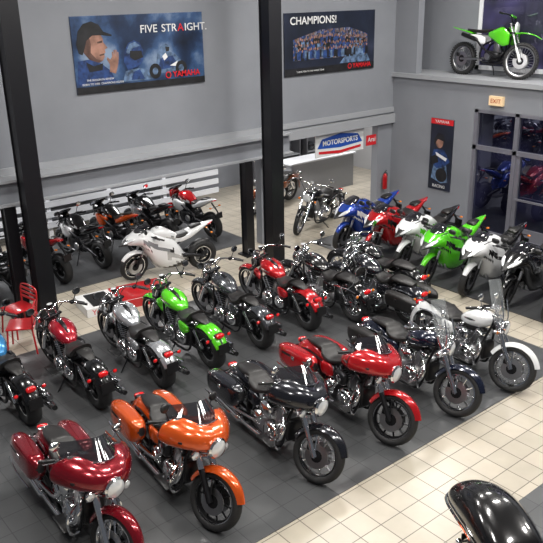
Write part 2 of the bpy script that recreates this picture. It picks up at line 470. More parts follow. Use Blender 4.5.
    if trunk:
        def tk(b):
            b.use(c); b.loft([(-.30,0,.86,.16,.10,3),(-.38,0,.92,.24,.18,2.8),(-.60,0,.97,.27,.22,2.6),(-.85,0,1.0,.265,.235,2.5),(-1.08,0,.98,.25,.22,2.4),(-1.28,0,.92,.215,.19,2.3),(-1.42,0,.87,.16,.13,2.2),(-1.50,0,.84,.07,.055,2.1)],n=36)
            b.use(CHROME); b.tube([(-.38,.25,.90),(-.60,.285,.94),(-.85,.28,.95),(-1.08,.265,.93),(-1.28,.23,.89),(-1.43,.165,.86),(-1.52,0,.84),(-1.43,-.165,.86),(-1.28,-.23,.89),(-1.08,-.265,.93),(-.85,-.28,.95),(-.60,-.285,.94),(-.38,-.25,.90)],.014,n=6)
        part('trunk', e, ck, tk)
    e['half'] = .84
    return e

def sportbike(c1, c2, c3=None, full=True, steer=0, tail=None, rimcol=None):
    TAG[0] = 'sport'
    e = empty('motorcycle')
    A = C[c1]; B = C[c2]; D = C[c3] if c3 else BLK
    S = steer_matrix(steer,.46,.86,25)
    TB = C[tail] if tail else A
    rm = C[rimcol] if rimcol else DARKM
    wheel(e,'front_wheel',.70,.30,.058,'cast',rm,S,5)
    wheel(e,'rear_wheel',-.70,.305,.088,'cast',rm,I4,5)
    k = (c1,c2,c3,full,tail)
    def fork(b):
        for sd in (1,-1):
            y = .10*sd
            b.use(DARKM); b.tube([(.70,y,.30),(.68,y,.35),(.60,y,.52)],.03,n=9,k=1)
            b.use(STEEL); b.tube([(.60,y,.52),(.42,y,.92)],.024,n=9,k=1)
        b.use(DARKM); b.rbox((.44,0,.90),(.05,.13,.015),.005); b.rbox((.50,0,.76),(.045,.13,.018),.005)
    part('fork', e, 0, fork, S)
    part('front_fender', e, c1, lambda b: b.use(A).fender(.70,.30,.33,35,150,(.04,.085,.05),.04), S)
    def graphic(x,y,z):
        if x>.66 and z<.87 and abs(y)<.115: return BLK
        if x>.60: return None
        if z < .24+.20*max(0,.1-x): return D
        w = z-(.58+.62*(x-.15))
        if -.02 < w < .08 and x<.56: return B
        if -.11 < w < -.08: return B
        if abs(y)>.13 and -.06<x<.08 and .50<z<.62: return BLK
        return None
    def fair(b):
        b.use(A)
        if full:
            b.loft([(.98,0,.75,.010,.010,2.0),(.90,0,.778,.065,.032,2.0),(.79,0,.825,.135,.075,2.0),(.67,0,.86,.195,.125,2.1),(.56,0,.855,.235,.175,2.2),(.45,0,.75,.245,.25,2.4),(.33,0,.63,.245,.32,2.6),(.16,0,.55,.24,.36,2.7),(-.02,0,.48,.22,.33,2.7),(-.18,0,.40,.19,.25,2.6),(-.30,0,.31,.13,.14,2.5),(-.44,0,.26,.05,.05,2.4)],n=40,k=6,mf=graphic)
        else:
            b.loft([(.70,0,.86,.03,.03,2.2),(.66,0,.87,.10,.09,2.4),(.58,0,.88,.14,.13,2.5),(.48,0,.88,.10,.10,2.5)],n=20)
            for sd in (1,-1):
                b.use(B); b.loft([(.46,.16*sd,.74,.03,.06,3),(.34,.18*sd,.70,.045,.13,3),(.18,.17*sd,.68,.04,.12,3),(.05,.15*sd,.72,.02,.05,3)],n=14)
    fa = part('fairing', e, k, fair)
    def hl(b):
        b.use(GLS)
        for sd in (1,-1):
            b.loft([(.69,.135*sd,.90,.03,.016,2.2),(.76,.11*sd,.872,.05,.028,2.4),(.84,.078*sd,.83,.042,.02,2.4),(.90,.045*sd,.795,.015,.008,2.2)],n=14)
    if full: part('headlight', fa, full, hl)
    else: part('headlight', fa, full, lambda b: b.use(GLS).loft([(.66,0,.86,.08,.07,2.4),(.70,0,.86,.075,.065,2.4),(.72,0,.86,.03,.03,2)],n=16))
    part('windshield', fa, full, lambda b: b.use(SMK).loft([(.72,0,.93,.04,.015,2.2),(.62,0,.98,.11,.04,2.3),(.50,0,1.035,.13,.055,2.4),(.38,0,1.09,.10,.025,2.3)],n=18))
    def tank(b):
        b.use(A); b.loft([(.36,0,.87,.07,.05,2.5),(.28,0,.90,.13,.10,2.6),(.12,0,.89,.16,.12,2.6),(-.02,0,.84,.14,.10,2.5),(-.16,0,.78,.09,.07,2.4)],n=22,
            mf=lambda x,y,z: B if (abs(y)>.11 and z<.84) else None)
        b.use(DARKM); b.lathe([(0,.012),(.04,.01),(.045,-.01)],c=(.2,0,1.01),ax='z',n=14)
    part('fuel_tank', e, k, tank)
    part('seat', e, 0, lambda b: b.use(LEA).loft([(-.08,0,.80,.08,.03,2.6),(-.22,0,.795,.135,.04,2.8),(-.38,0,.825,.13,.04,2.8),(-.46,0,.87,.09,.03,2.6)],n=18).loft([(-.46,0,.915,.08,.02,2.6),(-.54,0,.94,.09,.025,2.8),(-.68,0,.955,.055,.015,2.6)],n=16))
    def tailp(b):
        b.use(TB); b.loft([(-.12,0,.72,.08,.07,2.6),(-.25,0,.735,.14,.08,2.8),(-.45,0,.81,.145,.085,2.8),(-.65,0,.89,.105,.06,2.6),(-.82,0,.95,.055,.03,2.4),(-.94,0,.985,.015,.01,2.2)],n=24,
            mf=lambda x,y,z: BLK if z<.66+.25*(-x-.1) and x<-.2 else None)
    part('tail_cowl', e, k, tailp)
    part('tail_light', e, 0, lambda b: b.use(TAIL).loft([(-.80,0,.93,.055,.02,2.5),(-.88,0,.95,.045,.02,2.5),(-.92,0,.965,.02,.01,2)],n=12))
    def plate(b):
        b.use(BLK); b.tube([(-.75,0,.87),(-.92,0,.70),(-.98,0,.60)],.02,n=6); b.box((-1.0,-.08,.54),(-.985,.08,.68))
    part('license_plate', e, 0, plate)
    for sd in (1,-1):
        part('turn_signal', e, sd, lambda b: b.use(BLK).tube([(-.86,0,.78),(-.87,.12*sd,.79)],.008,n=5,k=1).use(AMB).loft([(-.84,.14*sd,.79,.03,.014,2.2),(-.87,.14*sd,.79,.03,.016,2.2),(-.89,.14*sd,.79,.015,.008,2)],n=10))
    def eng(b):
        b.use(DARKM); b.rbox((.05,0,.42),(.24,.16,.16),.05,4); b.rbox((.14,0,.62),(.12,.15,.10),.03,4)
        b.rbox((-.16,0,.40),(.12,.14,.12),.04,4)
        for sd in (1,-1): b.use(STEEL); b.lathe([(0,.19*sd),(.07,.185*sd),(.085,.16*sd),(.085,.13*sd)],c=(-.02,0,.40),n=20)
        b.use(STEEL)
        for y in (-.11,-.04,.04,.11): b.tube([(.26,y,.60),(.36,y,.48),(.30,y,.27),(.1,y*.6,.20)],.019,n=7)
    part('engine', e, 0, eng)
    def frm(b):
        b.use(DARKM)
        for sd in (1,-1):
            b.tube([(.44,.06*sd,.84),(.2,.165*sd,.74),(-.12,.15*sd,.58),(-.24,.12*sd,.42)],.032,n=8)
            b.tube([(-.24,.12*sd,.40),(-.45,.125*sd,.38),(-.70,.125*sd,.305)],[.045,.03],n=8)
            b.tube([(-.15,.11*sd,.66),(-.6,.07*sd,.86)],.016,n=6,k=1)
            b.tube([(-.2,.15*sd,.46),(-.28,.24*sd,.44)],.011,n=6,k=1)
    part('frame', e, 0, frm)
    part('kickstand', e, 0, lambda b: b.use(DARKM).tube([(-.05,.12,.3),(-.14,.30,.02),(-.16,.32,.012)],.011,n=6,k=1))
    part('exhaust_pipe', e, full, lambda b: b.use(STEEL).tube([(.1,0,.20),(-.15,-.1,.22),(-.35,-.17,.30)],.024,n=8).use(DARKM if not full else STEEL).tube([(-.35,-.17,.30),(-.42,-.19,.34),(-.75,-.21,.52)],[.035,.055,.05],n=12))
    part('rear_hugger', e, 0, lambda b: b.use(BLK).fender(-.70,.305,.335,40,120,(.07,.09,.05),.04))
    hb = part('handlebar', e, full, lambda b: b.use(DARKM).tube([(.30,-.36,.91),(.40,-.22,.93),(.44,-.10,.91),(.44,.10,.91),(.40,.22,.93),(.30,.36,.91)],.0125,n=8).rbox((.37,.25,.93),(.03,.03,.02),.01,4).rbox((.37,-.25,.93),(.03,.03,.02),.01,4).tube([(.42,.24,.93),(.36,.38,.92)],.006,n=5,k=1).tube([(.42,-.24,.93),(.36,-.38,.92)],.006,n=5,k=1), S)
    for sd in (1,-1):
        part('grip', hb, sd, lambda b: b.use(BLK).tube([(.355,.285*sd,.92),(.27,.40*sd,.905)],.018,n=9,k=1))
    mirrors(e, I4 if full else S, [(.62,.15,.98),(.57,.23,1.04),(.53,.30,1.07)] if full else [(.40,.22,.92),(.38,.26,1.02),(.36,.30,1.12)], BLK, ('s',full))
    e['half'] = .70
    return e

def dirtbike(c1):
    TAG[0] = 'dirt'
    e = empty('motorcycle'); A = C[c1]; W = C['white']; S = steer_matrix(18,.46,.95,26)
    wheel(e,'front_wheel',.74,.355,.045,'knob',STEEL,S); wheel(e,'rear_wheel',-.74,.335,.055,'knob',STEEL,I4)
    def fork(b):
        for sd in (1,-1):
            y=.1*sd; b.use(W); b.tube([(.755,y*1.0,.34),(.70,y,.48),(.64,y,.60)],.028,n=8,k=1)
            b.use(STEEL); b.tube([(.64,y,.6),(.44,y,1.06)],.026,n=8,k=1)
        b.use(DARKM); b.rbox((.46,0,1.03),(.04,.13,.015),.005); b.rbox((.52,0,.88),(.04,.13,.02),.005)
    part('fork', e, 0, fork, S)
    part('front_fender', e, 0, lambda b: b.use(A).loft([(1.08,0,.80,.03,.008,2.5),(.95,0,.86,.08,.014,2.6),(.75,0,.89,.095,.018,2.6),(.55,0,.87,.08,.018,2.6),(.38,0,.82,.05,.012,2.5)],n=16), S)
    part('number_plate', e, 0, lambda b: b.use(W).loft([(.575,0,.98,.08,.08,3),(.555,0,.985,.10,.11,3),(.54,0,.99,.1,.11,3)],n=16,k=2), S)
    part('fuel_tank', e, 0, lambda b: b.use(BLK).loft([(.36,0,.92,.06,.06,2.5),(.22,0,.92,.11,.09,2.6),(.02,0,.89,.08,.06,2.5),(-.08,0,.87,.05,.03,2.4)],n=18))
    for sd in (1,-1):
        part('radiator_shroud', e, sd, lambda b: b.use(A).loft([(.52,.16*sd,.78,.015,.11,3),(.36,.17*sd,.82,.03,.18,3),(.15,.14*sd,.84,.03,.11,3),(-.04,.09*sd,.85,.02,.04,3)],n=14))
        part('side_panel', e, sd, lambda b: b.use(W).loft([(-.12,.09*sd,.72,.01,.06,3),(-.25,.11*sd,.74,.02,.09,3),(-.45,.10*sd,.78,.02,.06,3),(-.58,.08*sd,.80,.01,.03,3)],n=14))
    part('seat', e, 0, lambda b: b.use(LEA).loft([(.18,0,.95,.03,.02,2.6),(.0,0,.93,.06,.03,2.8),(-.3,0,.90,.075,.035,2.8),(-.6,0,.92,.06,.025,2.8),(-.66,0,.93,.04,.02,2.5)],n=16))
    part('rear_fender', e, 0, lambda b: b.use(A).loft([(-.5,0,.86,.07,.02,2.6),(-.7,0,.90,.09,.018,2.6),(-.92,0,.94,.08,.012,2.6),(-1.05,0,.97,.05,.008,2.5)],n=16))
    def fr(b):
        for sd in (1,-1):
            b.use(DARKM); b.tube([(.44,.05*sd,.92),(.15,.10*sd,.76),(-.15,.11*sd,.62),(-.2,.1*sd,.34),(.1,.08*sd,.27),(.32,.06*sd,.36),(.42,.03*sd,.86)],.02,n=7)
            b.use(STEEL); b.tube([(-.2,.09*sd,.36),(-.74,.09*sd,.335)],.022,n=7,k=1); b.use(DARKM); b.tube([(-.15,.06*sd,.66),(-.6,.05*sd,.84)],.014,n=6,k=1)
    part('frame', e, 0, fr)
    def en(b):
        b.use(DARKM); b.rbox((.06,0,.42),(.19,.11,.11),.04,3.5); b.use(STEEL); b.rbox((.16,0,.60),(.08,.08,.12),.02,4); b.lathe([(0,-.15),(.07,-.145),(.08,-.1)],c=(0,0,.42),n=18); b.lathe([(0,.15),(.07,.145),(.08,.1)],c=(0,0,.42),n=18)
    part('engine', e, 0, en)
    part('kickstand', e, 0, lambda b: b.use(DARKM).tube([(-.05,.09,.35),(-.12,.30,.02),(-.14,.31,.012)],.011,n=6,k=1))
    part('exhaust_pipe', e, 0, lambda b: b.use(DARKM).tube([(.25,-.03,.6),(.36,-.10,.5),(.2,-.15,.42),(-.15,-.14,.6),(-.3,-.13,.72)],.022,n=8).tube([(-.3,-.13,.72),(-.36,-.135,.75),(-.7,-.14,.84)],[.03,.045,.042],n=10))
    hb = part('handlebar', e, 0, lambda b: b.use(DARKM).tube([(.30,.40,1.22),(.42,.15,1.21),(.46,.08,1.10),(.46,-.08,1.10),(.42,-.15,1.21),(.30,-.40,1.22)],.015,n=8).use(A).tube([(.43,.12,1.20),(.43,-.12,1.20)],.028,n=8,k=1), S)
    for sd in (1,-1):
        part('grip', hb, sd, lambda b: b.use(BLK).tube([(.345,.30*sd,1.218),(.30,.42*sd,1.222)],.02,n=8,k=1))
    e['half'] = .74
    return e

def place(e, x, y, hd, z=0.012, lean=4, rear=False, lab='', group=None, sc=1.0):
    h = e['half']*sc; del e['half']
    d = Vector((cos(radians(hd)), sin(radians(hd))))
    o = Vector((x,y)) + (d*h if rear else -d*h)
    e.matrix_basis = T((o.x,o.y,z)) @ Matrix.Rotation(radians(hd),4,'Z') @ Matrix.Rotation(radians(-lean),4,'X') @ Matrix.Scale(sc,4)
    top(e, lab, 'motorcycle', group)

# ------------------------------------------------------------------ front row (facing the aisle)
G1='touring cruisers lined up along the tiled aisle'
place(cruiser('maroon',fairing=True,bags='maroon',finish='chrome',steer=22),2.42,5.58,266,lab='dark metallic red touring motorcycle with fairing and saddlebags',group=G1)
place(cruiser('orange',fairing=True,bags='orange',finish='black',steer=26),3.55,5.48,263,lab='metallic orange touring motorcycle with fork fairing and hard saddlebags',group=G1)
place(cruiser('slate',fairing=True,bags='slate',finish='chrome',steer=28),4.93,5.36,263,lab='gloss black touring motorcycle with fairing, chrome forks and bags',group=G1)
place(cruiser('red',fairing=True,bags='red',finish='black',steer=28),6.16,5.32,263,lab='bright red touring motorcycle with fairing beside a black one',group=G1)
place(cruiser('navy',bags='leather',screen=.58,spots=True,steer=28),7.31,5.2,262,lab='dark blue cruiser with tall clear windshield and chrome spotlights',group=G1)
place(cruiser('white',screen=.60,wstyle='wire',steer=30),8.42,5.1,261,lab='white cruiser with tall clear windshield and wire wheels',group=G1)
# second row (tails toward the front row)
G2='cruisers in the second row facing the rear'
row2=[('sky',2.9,8.8,'black cruiser with sky blue tank',90,'black'),('crimson',3.81,8.55,'black cruiser with deep red tank',88,'black'),('silver',4.78,8.46,'silver grey custom cruiser',87,None),('green',5.66,8.46,'lime green custom cruiser',88,None),('gray',6.65,8.5,'dark grey custom cruiser',87,None),('red',7.68,8.5,'red custom cruiser',86,None)]
for i,(cn,x,y,w,hd,rf) in enumerate(row2):
    place(cruiser(cn,style='custom',finish='black',steer=8,rw=.10,nspoke=5,barh=1.13,bw=.92,rfc=rf),x,y,hd,rear=True,lab=w+', wide rear tyre, tail outward',group=G2)
place(cruiser('black',finish='chrome',steer=8,backrest=True,bw=.85),8.5,8.2,90,rear=True,lab='black cruiser with chrome engine and backrest, tail outward',group=G2)
place(cruiser('slate',bags='leather',finish='chrome',steer=6,bw=.85),9.12,7.5,91,rear=True,lab='black cruiser with small leather saddlebags, standing slightly forward',group=G2)
place(cruiser('black',finish='chrome',steer=8,spots=True,bw=.85),9.7,8.0,92,rear=True,lab='black cruiser with chrome spotlights beside the tiled path',group=G2)
# sportbike row
G3='sport bikes lined up by the entrance wall'
sp=[('blue','white','white',10.95,11.05,'blue and white',181),('red','black',None,10.95,10.18,'red and black',182),('white','green','black',10.95,9.32,'white and green',182),('green','black',None,10.7,8.48,'lime green',182),
    ('white','black','black',10.85,7.64,'white and black',182),('black','gray',None,10.88,6.82,'black',181),('black','white',None,10.95,6.0,'black and white',181)]
for c1,c2,c3,x,y,w,hd in sp:
    place(sportbike(c1,c2,c3,steer=12,tail='black' if c1=='white' else None),x,y,hd,lab=w+' fully faired sport motorcycle, nose toward the path',group=G3,sc=1.08)
place(sportbike('white','silver','black',steer=14,tail='white'),6.62,12.55,168,lab='white sport motorcycle with grey accents parked across the tiles',sc=1.04)
G4='naked bikes parked under the mezzanine'
bk=[('black','black',3.5,13.2,'black',False,None),('black','gray',4.5,13.15,'black and grey',False,None),('black','red',5.5,13.4,'black and red',False,'red'),('black','white',6.5,13.65,'black and white',False,None),('black','orange',7.45,13.9,'black and orange',False,'orange'),('black','silver',8.4,14.0,'black and silver',False,None),('red','white',9.4,13.75,'red and white',False,'white')]
for c1,c2,x,y,w,fu,tl_ in bk:
    place(sportbike(c1,c2,None,full=fu,steer=10,tail=tl_),x,y,97,rear=True,lab=w+' street motorcycle with tail outward under mezzanine',group=G4)
place(cruiser('black',style='custom',finish='chrome',steer=15,wstyle='wire',barh=1.15),11.0,12.55,197,lab='black cruiser with chrome engine and wire wheels in the opening')
place(cruiser('brown',style='classic',finish='chrome',steer=10,wstyle='wire',spots=True),11.3,14.6,197,lab='copper brown cruiser with wire wheels behind a black one')
place(dirtbike('green'),14.68,9.42,266,z=3.5,lean=2,lab='lime green and white dirt bike displayed on the high ledge',sc=1.08)
place(cruiser('black',trunk=True,finish='chrome'),4.06,1.42,243,lean=0,lab='gloss black touring motorcycle with long rounded tail cover')

# ------------------------------------------------------------------ room
def struct(name, lo, hi, m, label=None):
    b = MB(); b.use(m); b.box(lo,hi); o = obj(name, b.mesh(name)); o['kind']='structure'
    if label: o['label']=label
    return o
def tilemat(name, c1, c2, mort, size, rough, ms=.006):
    m = bpy.data.materials.new(name); m.use_nodes=True
    nt=m.node_tree; bs=nt.nodes['Principled BSDF']; tc=nt.nodes.new('ShaderNodeTexCoord'); br=nt.nodes.new('ShaderNodeTexBrick')
    br.offset=0; br.inputs['Scale'].default_value=1; br.inputs['Brick Width'].default_value=size; br.inputs['Row Height'].default_value=size
    br.inputs['Mortar Size'].default_value=ms; br.inputs['Mortar Smooth'].default_value=.1
    br.inputs['Color1'].default_value=(*c1,1); br.inputs['Color2'].default_value=(*c2,1); br.inputs['Mortar'].default_value=(*mort,1)
    nz=nt.nodes.new('ShaderNodeTexNoise'); nz.inputs['Scale'].default_value=3; nz.inputs['Detail'].default_value=6; mx=nt.nodes.new('ShaderNodeMixRGB'); mx.blend_type='MULTIPLY'; mx.inputs[0].default_value=.3
    nt.links.new(tc.outputs['Object'],br.inputs['Vector']); nt.links.new(tc.outputs['Object'],nz.inputs['Vector'])
    nt.links.new(br.outputs['Color'],mx.inputs[1]); nt.links.new(nz.outputs['Fac'],mx.inputs[2]); nt.links.new(mx.outputs[0],bs.inputs['Base Color'])
    bs.inputs['Roughness'].default_value=rough
    return m
TILE = tilemat('floor_tile',(.56,.50,.41),(.475,.43,.35),(.16,.145,.12),.31,.28)
CARP = tilemat('dark_floor_tile',(.088,.090,.094),(.076,.079,.083),(.040,.042,.045),.31,.36,.005)
WALL = mat('wall_grey',(.215,.225,.25),.7,noise=.04,nscale=2)
WALLW = mat('wall_white',(.42,.42,.43),.7,noise=.03,nscale=2)
BEAM = mat('beam_grey',(.30,.31,.33),.5)
WHT = mat('white_enamel',(.70,.71,.74),.4)
COLM = mat('column_black',(.005,.005,.007),.35)
FRM = mat('aluminium_frame',(.25,.25,.29),.35,.5)
def painted_glow_glass(name, sc_, hi, p0, p1, st, metal, base):  # emissive noise paints blotchy reflections into the panes
    m = bpy.data.materials.new(name); m.use_nodes=True; n_=m.node_tree; b_=n_.nodes['Principled BSDF']
    t_=n_.nodes.new('ShaderNodeTexCoord'); x_=n_.nodes.new('ShaderNodeTexNoise'); x_.inputs['Scale'].default_value=sc_; x_.inputs['Detail'].default_value=2; r_=n_.nodes.new('ShaderNodeValToRGB')
    r_.color_ramp.elements[0].position=p0; r_.color_ramp.elements[0].color=(.006,.006,.016,1); r_.color_ramp.elements[1].position=p1; r_.color_ramp.elements[1].color=(*hi,1)
    n_.links.new(t_.outputs['Object'],x_.inputs['Vector']); n_.links.new(x_.outputs['Fac'],r_.inputs['Fac']); n_.links.new(r_.outputs['Color'],b_.inputs['Emission Color']); b_.inputs['Emission Strength'].default_value=st
    b_.inputs['Base Color'].default_value=(*base,1); b_.inputs['Roughness'].default_value=.02; b_.inputs['Metallic'].default_value=metal
    return m
NW = painted_glow_glass('blue_painted_reflection_glass',1.3,(.16,.13,.40),.42,.85,.4,.6,(.06,.06,.09))
NG = painted_glow_glass('painted_reflection_glass',.9,(.10,.10,.24),.45,.90,.25,1.0,(.12,.125,.16))
struct('floor',(-4,-3,-.1),(14.2,18,0),TILE)
struct('floor.005',(14.2,12.8,-.1),(17.4,18,0),TILE)
struct('floor.001',(-4,5.0,0),(9.98,10.9,.01),CARP,'dark grey tiled floor strip under the cruisers')
struct('floor.002',(10.85,5.95,0),(14.2,12.0,.01),CARP,'dark grey tiled floor strip by the entrance')
struct('floor.003',(4.8,-3,0),(14.2,3.6,.01),CARP,'dark grey tiled floor area near the aisle')
struct('floor.004',(-4,12.95,0),(9.9,16.2,.01),CARP,'dark grey tiled floor strip under the mezzanine')
struct('wall_back',(-4,12.6,2.5),(14.4,12.8,7),WALL)
struct('wall_back.001',(9.95,12.6,0),(10.5,12.8,2.5),WALL)
struct('wall_back.002',(13.7,12.6,0),(14.4,12.8,2.5),WALL)
struct('wall_rear',(-4,17.5,0),(17.4,17.7,2.6),WALL)
struct('wall_right.004',(17.2,12.8,0),(17.4,17.5,2.6),WALLW)
struct('wall_right.005',(14.4,12.6,0),(17.2,12.8,2.6),WALLW)
struct('ceiling',(-4,12.8,2.62),(17.4,17.7,2.75),WALLW)
struct('ceiling.001',(-4,-3,7),(15.4,12.8,7.1),WALLW)
struct('wall_right',(14.2,10.15,0),(14.4,12.6,3.4),WALL)
struct('wall_right.001',(14.2,-3,2.85),(14.4,10.15,3.4),WALL)
struct('wall_right.002',(14.2,11.9,3.5),(14.4,12.6,7),WALL)
struct('wall_right.003',(15.2,-3,3.5),(15.4,12.6,7),WALL)
struct('trim_1',(14.12,-3,3.4),(15.4,12.6,3.5),BEAM,'pale grey ledge')
struct('trim_2',(-4,12.12,2.10),(10.5,12.42,2.13),BEAM,'lower flange of steel beam')
struct('trim_3',(-4,12.25,2.13),(10.5,12.29,2.50),WALL,'web of steel beam')
struct('trim_4',(-4,12.12,2.50),(10.5,12.6,2.54),BEAM,'upper flange of steel beam')
struct('trim_5',(10.5,12.50,2.28),(14.2,12.8,2.5),BEAM)
struct('trim_6',(-4,12.55,2.54),(14.2,12.6,2.66),BEAM)
struct('baseboard_right',(14.17,10.15,0),(14.2,12.6,.1),COLM)
struct('baseboard_back',(13.7,12.57,0),(14.2,12.6,.1),COLM)
for i,(y0,y1,z0,z1) in enumerate([(9.1,10.1,.1,1.95),(9.1,10.1,2.05,2.8),(8.0,9.0,.1,1.95),(7.0,9.0,2.05,2.8),(6.9,7.95,.1,1.95),(4.8,6.8,.1,1.95),(4.8,6.9,2.05,2.8)]):
    nm = 'door_%d'%(i) if i in (2,4) else 'window_%d'%(i+1)
    o = struct(nm,(14.27,y0,z0),(14.29,y1,z1),NG); o['label']='dark entrance storefront glass panel with painted glow reflections'
k=10
for (lo,hi) in [((14.2,10.05,0),(14.34,10.15,2.85)),((14.2,9.0,0),(14.34,9.1,2.85)),((14.2,6.8,0),(14.34,6.9,2.85)),((14.2,7.95,0),(14.34,8.0,2.05)),((14.2,-3,2.78),(14.34,10.15,2.85)),((14.2,-3,1.95),(14.34,10.15,2.05)),((14.2,-3,0),(14.34,10.15,.1)),((14.2,4.7,0),(14.34,4.8,2.85)),
    ((14.22,8.90,.1),(14.31,9.0,1.95)),((14.22,8.0,.1),(14.31,8.1,1.95)),((14.22,7.85,.1),(14.31,7.95,1.95)),((14.22,6.9,.1),(14.31,7.0,1.95)),((14.22,6.9,.1),(14.31,9.0,.35)),((14.15,8.1,.98),(14.2,8.9,1.02)),((14.15,7.05,.98),(14.2,7.85,1.02))]:
    struct('trim_%d'%k,lo,hi,FRM,'aluminium storefront frame member'); k+=1
struct('window_20',(15.14,6,3.7),(15.18,10.8,6.2),NW,'dark night glass with painted blue reflections')
for (lo,hi) in [((15.12,10.8,3.6),(15.2,10.9,6.3)),((15.12,6,3.6),(15.2,10.9,3.7)),((15.12,9.0,3.6),(15.2,9.08,6.3)),((15.12,7.4,3.6),(15.2,7.48,6.3))]:
    struct('trim_%d'%k,lo,hi,WHT,'white upper window frame'); k+=1
# columns
for (x,y,h) in ((4.45,11.8,7),(9.2,11.25,7),(4.2,12.27,2.10),(9.3,12.27,2.10)):
    w=.15 if h>3 else .10
    b=MB(); b.use(COLM)
    b.box((x-w,y-w,0.0),(x+w,y-w+.02,h)); b.box((x-w,y+w-.02,0.0),(x+w,y+w,h)); b.box((x-w+.02,y-w+.02,.0),(x+w-.02,y+w-.02,h))
    b.box((x-w-.07,y-w-.07,.0),(x+w+.07,y+w+.07,.03))
    o=obj('column',b.mesh('column')); top(o,'tall black steel column rising to the ceiling' if h>3 else 'short black steel column carrying the mezzanine beam','column','black steel columns')
e=empty('railing'); top(e,'white painted slatted rail fence along the rear wall','railing')
for x in np.arange(-3,11.4,1.6):
    b=MB(); b.use(WHT); b.box((x-.05,16.50,0),(x+.05,16.64,1.5)); obj('post',b.mesh('post'),e)
for z in (.3,.55,.8,1.05,1.3):
    b=MB(); b.use(WHT); b.box((-3.2,16.45,z-.07),(11.5,16.50,z+.07)); obj('rail',b.mesh('rail'),e)

# ------------------------------------------------------------------ text & posters
def text(s, size, m, parent, loc, rot, name='lettering', ax='CENTER', sx=1, bold=.0):
    cu=bpy.data.curves.new('t','FONT'); cu.body=s; cu.size=size; cu.align_x=ax; cu.align_y='CENTER'; cu.extrude=.001; cu.offset=bold
    to=bpy.data.objects.new('t',cu); COL.objects.link(to); dg=bpy.context.evaluated_depsgraph_get(); dg.update()
    me=bpy.data.meshes.new_from_object(to.evaluated_get(dg)); bpy.data.objects.remove(to)
    me.materials.clear(); me.materials.append(m)
    me.transform(Matrix.Diagonal((sx,1,1,1))); wd=max(v.co.x for v in me.vertices)
    me.transform(T(loc)@rot)
    obj(name,me,parent); return wd
RX=Matrix.Rotation(pi/2,4,'X')
RW=Matrix.Rotation(-pi/2,4,'Z')@RX
INKW=mat('ink_white',(.70,.70,.70),.5); INKR=mat('ink_red',(.58,.008,.015),.5); INKK=mat('ink_black',(.008,.008,.010),.5,noise=.8,nscale=5)
EXR=mat('exit_letters',(.45,.06,.01),.5); INKL=mat('letter_blue',(.015,.07,.36),.4)
SKIN=mat('ink_skin',(.25,.13,.095),.5,noise=.6,nscale=5); INKB=mat('ink_blue',(.014,.04,.14),.5,noise=.7,nscale=9); INKS=mat('ink_sky',(.08,.13,.22),.5,noise=.9,nscale=9)
SKD=mat('ink_skin_shadow',(.09,.045,.035),.5,noise=.5,nscale=7)
def postermat(name, cols, scale, kind='noise'):
    m=bpy.data.materials.new(name); m.use_nodes=True; n=m.node_tree; b=n.nodes['Principled BSDF']; b.inputs['Roughness'].default_value=.35
    t=n.nodes.new('ShaderNodeTexCoord'); r=n.nodes.new('ShaderNodeValToRGB')
    if kind=='noise':
        x=n.nodes.new('ShaderNodeTexNoise'); x.inputs['Scale'].default_value=scale; x.inputs['Detail'].default_value=8; out=x.outputs['Fac']
    else:
        x=n.nodes.new('ShaderNodeTexVoronoi'); x.inputs['Scale'].default_value=scale; s2=n.nodes.new('ShaderNodeSeparateColor'); n.links.new(x.outputs['Color'],s2.inputs[0]); out=s2.outputs[0]
    n.links.new(t.outputs['Object'],x.inputs['Vector']); n.links.new(out,r.inputs['Fac'])
    cr=r.color_ramp
    while len(cr.elements)<len(cols): cr.elements.new(.5)
    for i,(p,c) in enumerate(cols): cr.elements[i].position=p; cr.elements[i].color=(*c,1)
    n.links.new(r.outputs['Color'],b.inputs['Base Color']); return m
PB=postermat('poster_night',[(.30,(.006,.010,.022)),(.48,(.014,.03,.075)),(.58,(.04,.085,.19)),(.72,(.22,.29,.40))],1.7)
PC=postermat('poster_crowd',[(0,(.01,.015,.03)),(.35,(.02,.06,.2)),(.6,(.2,.12,.09)),(.8,(.02,.02,.03)),(1,(.3,.3,.35))],22,'vor')
PF=postermat('poster_fade',[(.3,(.006,.008,.014)),(.6,(.015,.02,.04)),(.8,(.06,.07,.12))],1.4)
def poly(b, pts, y): b.add([(x,y,z) for x,z in pts],[list(range(len(pts)))])
def ell(cx,cz,a,c_,n=20,t0=0): return [(cx+a*cos(2*pi*i/n+t0),cz+c_*sin(2*pi*i/n+t0)) for i in range(n)]
b=MB(); b.use(PB); b.box((5.83,12.57,3.75),(8.57,12.6,5.07)); p=obj('poster',b.mesh('poster')); top(p,'dark blue racing poster headed FIVE STRAIGHT on grey wall','poster')
b=MB(); Y=12.567
b.use(INKK); poly(b,[(5.83,3.75),(8.57,3.75),(8.57,3.87),(5.83,3.87)],Y)
b.use(SKIN); poly(b,[(6.05,4.74),(6.2,4.80),(6.36,4.78),(6.42,4.68),(6.42,4.62),(6.50,4.52),(6.44,4.49),(6.45,4.44),(6.42,4.42),(6.43,4.37),(6.38,4.30),(6.28,4.27),(6.18,4.32),(6.08,4.42),(6.02,4.58)],Y-.002)
b.use(SKD); poly(b,[(6.05,4.74),(6.14,4.78),(6.18,4.60),(6.16,4.45),(6.26,4.34),(6.38,4.30),(6.28,4.26),(6.15,4.30),(6.03,4.45),(6.0,4.6)],Y-.0025)
poly(b,[(6.32,4.41),(6.43,4.43),(6.42,4.40),(6.33,4.385)],Y-.003); poly(b,[(6.30,4.63),(6.41,4.65),(6.40,4.61),(6.31,4.60)],Y-.003); poly(b,ell(6.12,4.55,.03,.055),Y-.003)
